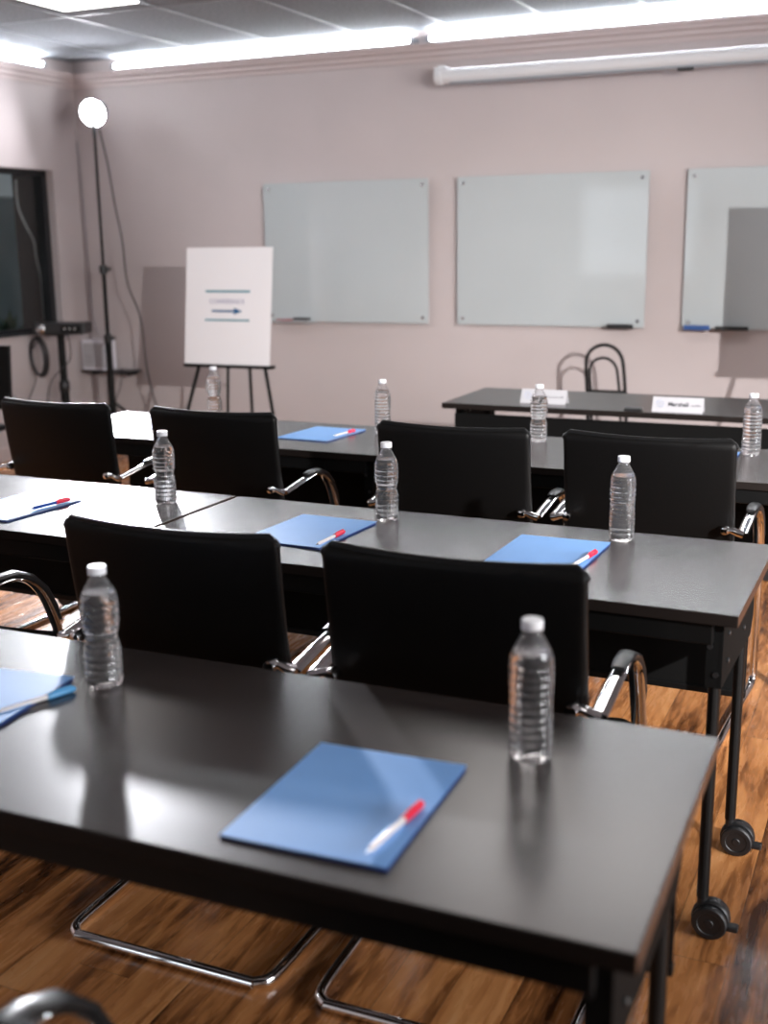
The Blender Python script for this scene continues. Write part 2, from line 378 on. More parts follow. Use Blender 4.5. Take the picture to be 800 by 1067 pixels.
box(bm, (-9.2, 2.5, 0), (-9.1, 9.9, 2.75)); box(bm, (-9.2, 9.8, 0), (XL - 0.15, 9.9, 2.75)); box(bm, (-9.2, 2.4, 0), (XL - 0.15, 2.5, 2.75))
box(bm, (-9.2, 2.4, 2.75), (XL - 0.15, 9.9, 2.8)); box(bm, (-9.2, 2.4, -0.05), (XL - 0.15, 9.9, 0))
struct('wall_far_room', bm, M['far_room'])
struct('trim_4', B((-7.2, 5.8, 1.86), (-6.9, 9.7, 2.75), 0.01), M['far_beam'])
# black curtain strip hanging beside the right end of the glass
bm = bmesh.new()
n = 28; cols = []
for i in range(n + 1):
    y = 6.83 + 0.42 * i / n; x = -6.02 + 0.022 * math.sin(i * 1.55)
    cols.append([bm.verts.new((x - th, y, z)) for th in (0, 0.004) for z in (0.05, 2.72)])
for i in range(n):
    a_, b_ = cols[i], cols[i + 1]
    bm.faces.new((a_[0], b_[0], b_[1], a_[1])); bm.faces.new((a_[3], b_[3], b_[2], a_[2])); bm.faces.new((a_[1], b_[1], b_[3], a_[3])); bm.faces.new((a_[2], b_[2], b_[0], a_[0]))
bm.faces.new((cols[0][0], cols[0][1], cols[0][3], cols[0][2])); bm.faces.new((cols[-1][2], cols[-1][3], cols[-1][1], cols[-1][0]))
tag(obj('curtain', bm, M['curtain'], smooth=True), 'black curtain strip hanging behind the right end of the interior window', 'curtain')
bm = T([(-5.96, 6.80, 1.93), (-5.97, 6.81, 1.75), (-5.96, 6.86, 1.62), (-5.97, 6.95, 1.50), (-5.96, 6.95, 1.38), (-5.97, 6.99, 1.25), (-5.97, 7.0, 1.05), (-5.97, 7.0, 0.3), (-5.97, 7.0, 0.008)], 0.008, n=8, smooth_n=6)
tag(obj('cable', bm, M['cable_white'], smooth=True), 'pale wavy cable hanging in front of the black curtain behind the glass', 'cable')
# far-room lamp: an unseen ceiling panel added to light the other room
t = thing('ceiling_light', 'added dim square ceiling light, unseen, in the room behind the window', 'ceiling light', (-7.9, 7.4, 2.75))
obj('frame', B((-0.31, -0.31, -0.02), (0.31, 0.31, 0), 0.004), M['grid'], t)
obj('diffuser', B((-0.28, -0.28, -0.026), (0.28, 0.28, -0.018)), glow('dim_diffuser', (0.85, 0.95, 1.0), 7.0), t)
t = thing('potted_plant', 'small leafy potted plant behind the interior window glass', 'plant', (-6.35, 7.05, 0.001))
obj('stand', LA([(0.16, 0), (0.16, 0.02), (0.03, 0.04), (0.03, 0.62), (0.15, 0.64), (0.15, 0.66)], n=20), M['window_frame'], t, smooth=True)
obj('pot', LA([(0.06, 0.66), (0.09, 0.80), (0.095, 0.80), (0.08, 0.79)], n=20), M['pot'], t, smooth=True)
bm = bmesh.new()
for k in range(34):
    a = random.uniform(0, 2 * PI); L = random.uniform(0.10, 0.24); e = random.uniform(0.3, 1.2)
    d = Vector((math.cos(a) * math.cos(e), math.sin(a) * math.cos(e), math.sin(e))); s = Vector((-math.sin(a), math.cos(a), 0)) * 0.022
    p = Vector((0, 0, 0.79)); q = p + d * L; m_ = p + d * L * 0.55 + Vector((0, 0, 0.01))
    vs = [bm.verts.new(v) for v in (p, m_ - s, q, m_ + s)]; bm.faces.new(vs)
    vs = [bm.verts.new(v - Vector((0, 0, 0.002))) for v in (p, m_ + s, q, m_ - s)]; bm.faces.new(vs)
obj('leaves', bm, M['leaf'], t)

# ------------------------------------------------------------------ lights of the room
def tube_light(x0, x1, y, z, axis, label):
    t = thing('fluorescent_tube', label, 'fluorescent tube', (0, 0, 0), 0, 'fluorescent tubes in the cove')
    if axis == 'x':
        obj('glass_tube', T([(x0, y, z), (x1, y, z)], 0.013, n=12), M['tube'], t, smooth=True)
        obj('batten', B((x0 - 0.02, y + 0.016, z - 0.016), (x1 + 0.02, y + 0.045, z + 0.012), 0.002), M['grid'], t)
        for x in (x0, x1): obj('end_socket', B((x - 0.02, y - 0.014, z - 0.019), (x + 0.008, y + 0.018, z + 0.016), 0.002), M['grid'], t)
    else:
        obj('glass_tube', T([(y, x0, z), (y, x1, z)], 0.013, n=12), M['tube'], t, smooth=True)
        obj('batten', B((y - 0.045, x0 - 0.02, z - 0.016), (y - 0.016, x1 + 0.02, z + 0.012), 0.002), M['grid'], t)
        for x in (x0, x1): obj('end_socket', B((y - 0.018, x - 0.008, z - 0.019), (y + 0.014, x + 0.02, z + 0.016), 0.002), M['grid'], t)
    return t
zt = ct + 0.030
tube_light(-5.32, -3.03, YB - 0.047, zt, 'x', 'lit tube on the cornice above the first whiteboard')
tube_light(-2.92, -0.6, YB - 0.047, zt, 'x', 'lit tube on the cornice behind the rolled projector screen')
tube_light(-0.5, 1.8, YB - 0.047, zt, 'x', 'lit tube on the back cornice beyond the right edge of the photo')
tube_light(6.85 - 2.3, 6.85, XL + 0.047, zt, 'y', 'lit tube on the left wall cornice above the interior window')
tube_light(6.75 - 4.7, 6.75 - 2.4, XL + 0.047, zt, 'y', 'lit tube further along the left wall cornice, outside the photo')
cl = thing('ceiling_light', 'bright square ceiling panel at the top left of the room', 'ceiling light', (-4.20, 5.33, ZC), 0, 'recessed ceiling panels')
obj('frame', B((-0.27, -0.27, -0.012), (0.27, 0.27, -0.006), 0.002), M['grid'], cl)
obj('diffuser', B((-0.25, -0.25, -0.018), (0.25, 0.25, -0.011)), M['panel_light'], cl)
for x, y, s in ((-1.62, 4.72, 'over the head table, left one'), (-0.92, 4.72, 'over the head table, right one'), (-4.27, 1.5, 'over the left rear of the room'), (-1.2, 0.2, 'over the first table row'), (1.3, 0.2, 'over the right rear of the room')):  # unseen panels added: long pair for table sheen, others for ambient fill
    p_ = dup(cl, ('added long fill ' if y > 4 else 'added square fill ') + 'ceiling panel ' + s, (x, y, ZC), 0, 'recessed ceiling panels')
    if y > 4: p_.scale = (1.1, 2.3, 1)

def light_stand(name_label, loc, aim, head_z, lens):
    t = thing('light_stand', name_label, 'light stand', loc)
    H = head_z
    obj('pole', T([(0, 0, 0.10), (0, 0, 0.84)], 0.024, n=14), M['black_metal'], t, smooth=True)
    obj('pole', T([(0, 0, 0.82), (0, 0, 1.30)], 0.0145, n=14), M['black_metal'], t, smooth=True)
    obj('pole', T([(0, 0, 1.28), (0, 0, H - 0.10)], 0.010, n=14), M['black_metal'], t, smooth=True)
    for z in (0.82, 1.30):
        c = obj('collar', LA([(0.016, z - 0.03), (0.028, z - 0.028), (0.029, z + 0.022), (0.016, z + 0.03)], n=18), M['black_plastic'], t, smooth=True)
        obj('knob', T([(0.02, 0, z), (0.052, 0.0, z), (0.056, 0, z + 0.012)], [0.006, 0.012, 0.010], n=10), M['black_plastic'], c, smooth=True)
    for k in range(3):
        a = 2 * PI * k / 3 + 0.5; c_, s_ = math.cos(a), math.sin(a)
        l = obj('leg', T([(0.018 * c_, 0.018 * s_, 0.36), (0.40 * c_, 0.40 * s_, 0.012)], 0.010, n=10), M['black_metal'], t, smooth=True)
        obj('brace', T([(0.016 * c_, 0.016 * s_, 0.12), (0.21 * c_, 0.21 * s_, 0.183)], 0.006, n=8), M['black_metal'], l, smooth=True)
        obj('foot', T([(0.385 * c_, 0.385 * s_, 0.032), (0.405 * c_, 0.405 * s_, 0.010)], 0.0095, n=10), M['rubber'], l, smooth=True)
    # lamp head aimed along 'aim'
    d = (Vector(aim) - Vector((loc[0], loc[1], H))).normalized()
    R_ = d.to_track_quat('Z', 'Y').to_matrix().to_4x4(); R_.translation = Vector((0, 0, H))
    bm = LA([(0.03, -0.13), (0.062, -0.12), (0.068, -0.03), (0.098, 0.0), (0.098, 0.012), (0.089, 0.012), (0.086, 0.0), (0.04, -0.01)], n=32); bmesh.ops.transform(bm, matrix=R_, verts=bm.verts[:])
    h = obj('lamp_head', bm, M['black_plastic'], t, smooth=True)
    bm = LA([(0.086, 0.001), (0.080, 0.010), (0.05, 0.020), (0.001, 0.024)], n=32); bmesh.ops.transform(bm, matrix=R_, verts=bm.verts[:])
    obj('lens', bm, lens, h, smooth=True)
    obj('yoke', T([(0, 0, H - 0.15), (0, 0, H - 0.06)], 0.013, n=12), M['black_plastic'], t, smooth=True)
    return t
light_stand('lit lamp on a tall black stand in the left corner', (-5.24, 6.80, 0), LA_AIM, 2.345, M['lens_corner'])
light_stand('second lit lamp on a stand, right of the picture', (2.25, 0.25, 0), KEY_AIM, 2.30, M['lens_key'])
bm = T([(-5.22, 6.83, 2.24), (-5.19, 6.86, 2.0), (-5.17, 6.88, 1.75), (-5.14, 6.90, 1.5), (-5.13, 6.92, 1.2), (-5.05, 6.94, 0.95), (-5.03, 6.95, 0.6), (-4.98, 6.96, 0.35), (-4.9, 6.97, 0.08), (-4.75, 6.99, 0.008), (-4.4, 7.1, 0.008)], 0.0055, n=8, smooth_n=8)
tag(obj('power_cord', bm, M['cable'], smooth=True), 'black power cord hanging in curves from the corner lamp stand', 'cord')

# ------------------------------------------------------------------ AV corner
t = thing('camera_stand', 'short black tripod stand carrying a flat black device in the corner', 'tripod stand', (-5.51, 6.62, 0))
obj('pole', T([(0, 0, 0.08), (0, 0, 0.50)], 0.031, n=14), M['black_metal'], t, smooth=True)
obj('pole', T([(0, 0, 0.48), (0, 0, 0.85)], 0.026, n=14), M['black_metal'], t, smooth=True)
obj('mount_plate', B((-0.08, -0.07, 0.85), (0.08, 0.07, 0.862), 0.003), M['black_metal'], t)
obj('collar', LA([(0.03, 0.45), (0.038, 0.46), (0.038, 0.52), (0.03, 0.53)], n=16), M['black_plastic'], t, smooth=True)
for k in range(3):
    a = 2 * PI * k / 3 + 0.2
    obj('leg', T([(0.02 * math.cos(a), 0.02 * math.sin(a), 0.34), (0.17 * math.cos(a), 0.17 * math.sin(a), 0.012)], 0.011, n=8), M['black_metal'], t, smooth=True)
t = thing('projector', 'flat black projector on the short tripod stand in the corner', 'projector', (-5.475, 6.60, 0.863), 0.38)
obj('body', B((-0.185, -0.10, 0), (0.185, 0.10, 0.078), 0.008), M['black_plastic'], t)
obj('lens', LA([(0.03, -0.118), (0.034, -0.115), (0.034, -0.09), (0.03, -0.088)], n=20, axis='y', center=(-0.12, 0, 0.042)), M['steel'], t, smooth=True)
obj('port_panel', B((0.02, -0.104, 0.016), (0.16, -0.098, 0.060), 0.002), M['black_metal'], t)
for k, x in enumerate((0.05, 0.085, 0.12)): obj('button', LA([(0.006, -0.107), (0.006, -0.103)], n=10, axis='y', center=(x, 0, 0.04)), M['cable_white'], t)
t = thing('wall_shelf', 'thin dark shelf on the corner wall under the cables', 'shelf', (-5.42, YB, 0.535))
obj('board', B((-0.29, -0.16, 0), (0.15, 0.0, 0.018), 0.002), M['black_plastic'], t)
for x in (-0.22, 0.10): obj('bracket', B((x, -0.12, -0.02), (x + 0.012, 0, 0), 0.002), M['black_metal'], t)
t = thing('equipment_box', 'small white equipment box sitting on the corner shelf', 'box', (-5.60, YB - 0.09, 0.553))
obj('case', B((-0.10, -0.06, 0), (0.13, 0.06, 0.22), 0.008), M['plastic_white'], t)
obj('front_panel', B((-0.085, -0.064, 0.02), (0.115, -0.058, 0.20), 0.003), M['paper'], t)
for z in (0.06, 0.08, 0.10): obj('vent_slot', B((-0.06, -0.067, z), (0.0, -0.063, z + 0.006)), M['cable_grey'], t)
bm = bmesh.new()
for k in range(4):
    pts = []
    for i in range(20):
        a = 2 * PI * i / 20
        pts.append((-5.66 + (0.062 + 0.004 * k) * math.cos(a) + 0.005 * k, 6.53 + 0.006 * k - 0.01 * math.sin(a), 0.70 + (0.125 + 0.006 * k) * math.sin(a)))
    sweep(bm, pts, 0.006, n=7, closed=True)
sweep(bm, [(-5.60, 6.55, 0.90), (-5.64, 6.52, 0.86), (-5.66, 6.53, 0.82)], 0.006, n=7, smooth_n=4)
tag(obj('cable_coil', bm, M['cable'], smooth=True), 'coil of black cable hanging below the black projector', 'cable')
def cord(pts, label, m='cable', r=0.004, group=None):
    tag(obj('cable', T(pts, r, n=7, smooth_n=7), M[m], smooth=True), label, 'cable', group)
cord([(-5.71, 6.60, 0.80), (-5.70, 6.52, 0.72), (-5.66, 6.5, 0.55), (-5.68, 6.40, 0.35), (-5.68, 6.34, 0.10), (-5.60, 6.26, 0.006)], 'loose black cable running down left of the tripod stand to the floor')
cord([(-5.39, 6.54, 0.88), (-5.36, 6.53, 0.78), (-5.40, 6.56, 0.68), (-5.50, 6.56, 0.60), (-5.58, 6.55, 0.50), (-5.62, 6.56, 0.30), (-5.55, 6.6, 0.006)], 'black cable looping from the right side of the projector behind its pole')
cord([(-5.46, 7.12, 0.57), (-5.44, 7.08, 0.50), (-5.43, 7.06, 0.30), (-5.46, 7.06, 0.15), (-5.42, 7.05, 0.006)], 'dark cable dropping off the corner shelf to the floor')
cord([(-5.36, 7.10, 0.57), (-5.34, 7.04, 0.45), (-5.38, 7.02, 0.30), (-5.30, 7.02, 0.12), (-5.28, 7.0, 0.006)], 'dark cable hanging by the foot of the lamp stand below the shelf')
cord([(-5.713, 7.20, 2.20), (-5.70, 7.205, 1.8), (-5.69, 7.205, 1.3), (-5.68, 7.205, 0.95), (-5.62, 7.19, 0.80)], 'thin grey cable running down the wall corner to the box', 'cable_grey', 0.006)

# ------------------------------------------------------------------ tables
TL, TD, TZ = 1.53, 0.60, 0.74
def make_table(label, loc, L=TL, D=TD, rz=0.0):
    """origin at floor under the middle of the top; modesty panel on +Y"""
    t = thing('training_table', label, 'table', loc, rz, 'dark training tables')
    h = L / 2; d = D / 2
    bm = bmesh.new(); box(bm, (-h, -d, TZ - 0.026), (h, d, TZ), 0.003, 2)
    for f in bm.faces:
        if abs(f.normal.x) > 0.7: f.material_index = 1
        elif abs(f.normal.z) < 0.5: f.material_index = 2
    obj('tabletop', bm, None, t, mats=[M['laminate'], M['edge'], M['edge_dark']])
    obj('rail', B((-h + 0.05, -d + 0.012, TZ - 0.072), (h - 0.05, -d + 0.045, TZ - 0.027), 0.003), M['black_metal'], t)
    # modesty panel with fold lines and hinges
    mp = obj('modesty_panel', B((-h + 0.045, d - 0.062, TZ - 0.375), (h - 0.045, d - 0.050, TZ - 0.052), 0.002), M['panel'], t)
    obj('hem', B((-h + 0.043, d - 0.066, TZ - 0.383), (h - 0.043, d - 0.046, TZ - 0.365), 0.003), M['black_metal'], mp)
    for s in (-1, 1):
        x = s * (h - 0.035)
        bm = bmesh.new()
        poly = [(-d + 0.03, TZ - 0.027), (d - 0.10, TZ - 0.027), (d - 0.10, TZ - 0.15), (d - 0.14, TZ - 0.19), (-d + 0.03, TZ - 0.17)]
        va = [bm.verts.new((x - 0.004, y, z)) for y, z in poly]; vb = [bm.verts.new((x + 0.004, y, z)) for y, z in poly]
        bm.faces.new(va); bm.faces.new(vb[::-1])
        for k in range(5): bm.faces.new((va[k], va[(k + 1) % 5], vb[(k + 1) % 5], vb[k]))
        box(bm, (x - 0.03 if s > 0 else x, -d + 0.03, TZ - 0.17), (x if s > 0 else x + 0.03, -d + 0.036, TZ - 0.027), 0.001)
        bmesh.ops.recalc_face_normals(bm, faces=bm.faces[:])
        ep = obj('end_plate', bm, M['panel'], t)
        for (yy, zz) in ((-d + 0.10, TZ - 0.07), (-d + 0.10, TZ - 0.13), (0.03, TZ - 0.07), (0.03, TZ - 0.13)):
            obj('bolt', LA([(0.006, -0.008), (0.006, 0.006), (0.004, 0.0075)], n=10, axis='x', center=(x + 0.001 * s, yy, zz)), M['black_plastic'], ep)
        for (xx, zz) in ((-0.022, -0.08), (-0.008, -0.14)):
            obj('bolt', LA([(0.006, -0.004), (0.006, 0.001)], n=10, axis='y', center=(x + s * xx if s > 0 else x - xx, -d + 0.030, TZ + zz)), M['black_plastic'], ep)
        for y0, yb in ((-d + 0.055, -d + 0.045), (d - 0.17, d - 0.175)):
            lx = x - s * 0.012
            obj('leg', T([(lx, y0, TZ - 0.06), (lx, yb, 0.088)], 0.019, 0.013, n=12, side=(0, 1, 0)), M['black_metal'], t, smooth=True)
            c = obj('caster', LA([(0.010, 0.05), (0.012, 0.095)], n=12, center=(lx, yb, 0)), M['black_plastic'], t, smooth=True)
            cx, cy, cz = lx + 0.020, yb, 0.0375
            hb = LA([(0.001, -0.011), (0.038, -0.011), (0.041, -0.007), (0.041, 0.007), (0.038, 0.011), (0.001, 0.011)], n=28, axis='y', center=(cx, cy, cz + 0.0025))
            bmesh.ops.bisect_plane(hb, geom=hb.verts[:] + hb.edges[:] + hb.faces[:], plane_co=(cx, cy, cz - 0.008), plane_no=(0.25, 0, -1), clear_outer=True)
            bmesh.ops.holes_fill(hb, edges=[e for e in hb.edges if e.is_boundary]); bmesh.ops.recalc_face_normals(hb, faces=hb.faces[:])
            obj('caster_hood', hb, M['black_plastic'], c, smooth=True)
            for sy in (-1, 1):
                y_a = sy * 0.012; y_b = sy * 0.028
                pr = [(0.006, y_a), (0.0345, y_a), (0.0375, y_a + sy * 0.003), (0.0375, y_b - sy * 0.003), (0.0345, y_b), (0.026, y_b), (0.024, y_b - sy * 0.002), (0.010, y_b - sy * 0.002), (0.008, y_b), (0.002, y_b)]
                wb = LA(pr, n=30, axis='y', center=(cx, cy, cz)); bmesh.ops.recalc_face_normals(wb, faces=wb.faces[:])
                obj('wheel', wb, M['rubber'], c, smooth=True)
            obj('brake_lever', B((cx + 0.030, cy - 0.012, cz - 0.018), (cx + 0.058, cy + 0.012, cz - 0.006), 0.003), M['black_plastic'], c)
    return t
def table_at(label, x_right, y_far, L=TL, D=TD, rz=0.0):
    c, s = math.cos(rz), math.sin(rz)
    return (x_right - L / 2 * c + D / 2 * s, y_far - L / 2 * s - D / 2 * c, 0)
tb = make_table('nearest dark table in front, with a blue folder and two bottles', table_at('', -0.222, 1.700, TL, TD, 0.0137), rz=0.0137)
def tdup(label, xr, yf, rz=0.0): return dup(tb, label, table_at('', xr, yf, TL, TD, rz), rz)
tdup('dark table of the second row, right end with casters on the wood floor', -0.272, 2.900, -0.008)
tdup('dark table of the second row, left of the seam, under a pale folder', -0.272 - TL - 0.012, 2.914, -0.008)
tdup('dark table of the third row, right, before the head table', -0.150, 4.250, -0.006)
t3l = tdup('dark table of the third row, left, its end brightly lit', -0.150 - TL - 0.012, 4.262, -0.006)
for c_ in t3l.children:
    if c_.name.startswith('modesty_panel'):     # this one hangs lower than the others
        c_.scale = (1, 1, 1.5); c_.location.z = -0.344

# head table faces the room (modesty panel towards the camera): turned half a turn
dup(tb, 'head table by the back wall holding two name cards', (-1.98 + TL / 2, 5.00 + TD / 2, 0), PI)

# ------------------------------------------------------------------ chairs (face +Y)
def make_chair(label, loc, rz=0.0):
    t = thing('conference_chair', label, 'chair', loc, rz, 'black cantilever chairs at the tables')
    W, ztop, zbot = 0.252, 0.912, 0.455
    # padded sling: backrest
    nx, nz = 18, 14
    def shell(fn, nu, nv, th, rim):
        bm = bmesh.new(); F = []; Bk = []
        for i in range(nu + 1):
            for lst, sg in ((F, 1), (Bk, -1)):
                row = []
                for j in range(nv + 1):
                    u = -1 + 2 * i / nu; v = j / nv
                    p, nrm, e = fn(u, v)
                    edge = min(1.0, e / rim); k = math.sqrt(max(0.0, 1 - (1 - edge) ** 2))
                    row.append(bm.verts.new(p + nrm * sg * th * (0.28 + 0.72 * k)))
                lst.append(row)
        for i in range(nu):
            for j in range(nv):
                bm.faces.new((F[i][j], F[i + 1][j], F[i + 1][j + 1], F[i][j + 1]))
                bm.faces.new((Bk[i][j], Bk[i][j + 1], Bk[i + 1][j + 1], Bk[i + 1][j]))
        for j in range(nv):
            bm.faces.new((F[0][j], F[0][j + 1], Bk[0][j + 1], Bk[0][j])); bm.faces.new((F[nu][j], Bk[nu][j], Bk[nu][j + 1], F[nu][j + 1]))
        for i in range(nu):
            bm.faces.new((F[i][0], Bk[i][0], Bk[i + 1][0], F[i + 1][0])); bm.faces.new((F[i][nv], F[i + 1][nv], Bk[i + 1][nv], Bk[i][nv]))
        bmesh.ops.recalc_face_normals(bm, faces=bm.faces[:])
        return bm
    def pb(u, v):
        # non-uniform sampling towards the edges
        uu = math.sin(u * PI / 2) if abs(u) < 1 else u
        vv = 0.5 - 0.5 * math.cos(v * PI)
        z = zbot + (ztop - zbot) * vv
        wloc = W * (0.965 + 0.035 * vv)
        r = 0.020
        x = uu * wloc
        # rounded top corners
        if z > ztop - r:
            q = (z - (ztop - r)) / r; x = uu * (wloc - r * (1 - math.sqrt(max(0, 1 - q * q))))
        y = 0.075 * (1 - vv) ** 1.3 - 0.022 * (1 - uu * uu) * (0.4 + 0.6 * vv)
        z += 0.006 * (uu * uu) * vv
        e = min(wloc - abs(uu) * wloc, ztop - z if ztop > z else 0, (z - zbot) + 0.02)
        return Vector((x, y, z)), Vector((0, 1, 0.15)).normalized(), max(0, e)
    back = obj('backrest', shell(pb, 26, 26, 0.011, 0.010), M['leather'], t, smooth=True)
    # welt line round the panel edge
    pts = []
    for k in range(0, 15): pts.append((-W * 0.97 - 0.0005, 0.075 * (1 - k / 14) ** 1.3 , zbot + (ztop - 0.020 - zbot) * k / 14))
    arc = [(-W + 0.020 - 0.020 * math.cos(a), -0.0005, ztop - 0.020 + 0.020 * math.sin(a)) for a in (0.4, 0.8, 1.2)]
    top = [(u * (W - 0.020), -0.022 * (1 - u * u), ztop + 0.006 * u * u) for u in (-1, -0.75, -0.5, -0.25, 0, 0.25, 0.5, 0.75, 1)]
    full = pts + arc + top + [(-x, y, z) for x, y, z in arc[::-1]] + [(-x, y, z) for x, y, z in pts[::-1]]
    obj('piping', T(full, 0.0065, n=8), M['piping'], back, smooth=True)
    def ps(u, v):
        uu = math.sin(u * PI / 2); vv = 0.5 - 0.5 * math.cos(v * PI)
        y = 0.07 + 0.41 * vv
        z = 0.462 - 0.022 * math.sin(vv * PI) - 0.012 * (1 - uu * uu) + (-0.03 * max(0, vv - 0.88) / 0.12)
        return Vector((uu * 0.245, y, z)), Vector((0, 0, 1)), min(0.245 * (1 - abs(uu)), 0.41 * vv, 0.41 * (1 - vv))
    seat = obj('seat', shell(ps, 20, 18, 0.020, 0.02), M['leather'], t, smooth=True)
    obj('seat_frame', T([(-0.266, 0.10, 0.425), (0.266, 0.10, 0.425)], 0.011, n=10), M['chrome'], t, smooth=True)
    obj('seat_frame', T([(-0.270, 0.36, 0.425), (0.270, 0.36, 0.425)], 0.011, n=10), M['chrome'], t, smooth=True)
    for s in (-1, 1):
        X = s * 0.277
        # strap arm -> front leg -> floor runner
        path = [(X, -0.004, 0.6540), (X, 0.06, 0.6630), (X, 0.12, 0.6720), (X, 0.18, 0.6780), (X, 0.235, 0.6750), (X, 0.285, 0.6540), (X, 0.325, 0.6170), (X, 0.355, 0.5620), (X, 0.385, 0.4820), (X * 0.99, 0.425, 0.3420), (X * 0.975, 0.475, 0.1800), (X * 0.96, 0.51, 0.0750), (X * 0.955, 0.515, 0.0420), (X * 0.95, 0.500, 0.0220), (X * 0.945, 0.46, 0.0155), (X * 0.93, 0.35, 0.0140), (X * 0.90, 0.10, 0.0140), (X * 0.89, -0.04, 0.0140), (X * 0.86, -0.085, 0.0140), (X * 0.78, -0.105, 0.0140)]
        n_ = len(path); ra = []; rb = []
        for i in range(n_):
            k = max(0, min(1, (i - 8) / 3)); ra.append(0.0165 * (1 - k) + 0.0125 * k); rb.append(0.0065 * (1 - k) + 0.0125 * k)
        # densify with matching radii
        dp, dra, drb = [], [], []
        for i in range(n_ - 1):
            P0 = Vector(path[max(0, i - 1)]); P1 = Vector(path[i]); P2 = Vector(path[i + 1]); P3 = Vector(path[min(n_ - 1, i + 2)])
            for k in range(3):
                q = k / 3
                dp.append(0.5 * ((2 * P1) + (P2 - P0) * q + (2 * P0 - 5 * P1 + 4 * P2 - P3) * q * q + (3 * P1 - P0 - 3 * P2 + P3) * q ** 3))
                dra.append(ra[i] + (ra[i + 1] - ra[i]) * q); drb.append(rb[i] + (rb[i + 1] - rb[i]) * q)
        dp.append(Vector(path[-1])); dra.append(ra[-1]); drb.append(rb[-1])
        bm = bmesh.new()
        rings = []; prev = Vector((1, 0, 0))
        for i, p in enumerate(dp):
            a = dp[max(0, i - 1)]; b = dp[min(len(dp) - 1, i + 1)]; tg = (b - a).normalized()
            sd = (prev - tg * prev.dot(tg)).normalized(); prev = sd; u_ = tg.cross(sd)
            rings.append([bm.verts.new(p + sd * dra[i] * math.cos(2 * PI * k / 12) + u_ * drb[i] * math.sin(2 * PI * k / 12)) for k in range(12)])
        for i in range(len(rings) - 1):
            for k in range(12): bm.faces.new((rings[i][k], rings[i][(k + 1) % 12], rings[i + 1][(k + 1) % 12], rings[i + 1][k]))
        bm.faces.new(rings[0][::-1]); bm.faces.new(rings[-1])
        bmesh.ops.recalc_face_normals(bm, faces=bm.faces[:])
        fr = obj('side_frame', bm, M['chrome'], t, smooth=True)
        bm = bmesh.new()
        pp = [(X, 0.150, 0.6885), (X, 0.19, 0.6910), (X, 0.237, 0.6885), (X, 0.292, 0.666), (X, 0.336, 0.626), (X, 0.368, 0.570), (X, 0.385, 0.527)]
        sweep(bm, pp, [0.013, 0.0175, 0.0185, 0.0185, 0.0185, 0.0175, 0.012], [0.004, 0.0065, 0.0075, 0.0075, 0.007, 0.006, 0.004], n=14, side=(1, 0, 0))
        obj('arm_pad', bm, M['pad'], t, smooth=True)
        bm = bmesh.new()
        sweep(bm, [(s * 0.230, 0.000, 0.662), (s * 0.250, -0.004, 0.661), (s * 0.266, -0.006, 0.656), (s * 0.281, -0.004, 0.652)], [0.009, 0.010, 0.011, 0.012], n=12)
        lathe(bm, [(0.001, -0.046), (0.011, -0.043), (0.014, -0.036), (0.014, -0.018), (0.010, -0.012)], n=16, axis='y', center=(s * 0.232, 0.018, 0.662))
        obj('arm_bracket', bm, M['chrome'], t, smooth=True)
    obj('floor_crossbar', T([(-0.219, -0.105, 0.014), (0.219, -0.105, 0.014)], 0.0125, n=12), M['chrome'], t, smooth=True)
    return t
ch = make_chair('black leather chair in the middle foreground behind the left clear bottle', (-1.338, 1.885, 0), 0.01)
ch.scale = (1.01, 1, 1.008)
CH = [((-0.734, 1.890), 0.02, 'black leather chair in the foreground behind the nearest right bottle'),
      ((-2.250, 1.890), 0.0, 'chair at the left edge in the second row, only its chrome arm arc showing'),
      ((-2.850, 3.360), -0.02, 'black chair left of the middle row, in front of the projector corner'),
      ((-2.172, 3.355), 0.0, 'black chair in the middle row below the conference sign'),
      ((-1.283, 3.325), 0.0, 'black chair in the middle row directly behind the central bottle'),
      ((-0.683, 3.34), -0.02, 'black chair in the middle row furthest right, below the name card'),
      ((-0.520, 0.585), 0.0, 'nearest chair, cut off by the bottom left edge of the picture')]
for (x, y), rz, lab in CH:
    c_ = dup(ch, lab, (x, y, 0), rz)
    if y > 3: c_.scale = (1, 1, 1)

# plain stacking chair by the left wall
t = thing('stacking_chair', 'stacking chair with grey legs at the far left edge by the wall', 'chair', (-4.96, 5.15, 0), 0.0)
bm = bmesh.new(); rows = []
for i in range(13):
    u = -1 + 2 * i / 12
    rows.append([[bm.verts.new((u * (0.225 - 0.03 * (v - 0.0) - (0.02 if 0 < v < 1 else 0) * 0), 0.05 + 0.06 * v - 0.03 * (1 - u * u) + th, 0.55 + 0.36 * v)) for v in (0, 0.1, 0.5, 0.9, 1)] for th in (0, 0.022)])
for i in range(12):
    for k in range(4):
        a, b = rows[i], rows[i + 1]
        bm.faces.new((a[0][k], b[0][k], b[0][k + 1], a[0][k + 1])); bm.faces.new((a[1][k], a[1][k + 1], b[1][k + 1], b[1][k]))
    bm.faces.new((rows[i][0][0], rows[i][1][0], rows[i + 1][1][0], rows[i + 1][0][0])); bm.faces.new((rows[i][0][4], rows[i + 1][0][4], rows[i + 1][1][4], rows[i][1][4]))
for q in (0, 12):
    for k in range(4): bm.faces.new((rows[q][0][k], rows[q][0][k + 1], rows[q][1][k + 1], rows[q][1][k]))
bmesh.ops.recalc_face_normals(bm, faces=bm.faces[:]); obj('backrest', bm, M['leather'], t, smooth=True)
obj('seat', B((-0.22, -0.38, 0.435), (0.22, 0.05, 0.465), 0.012, 3), M['leather'], t, smooth=True)
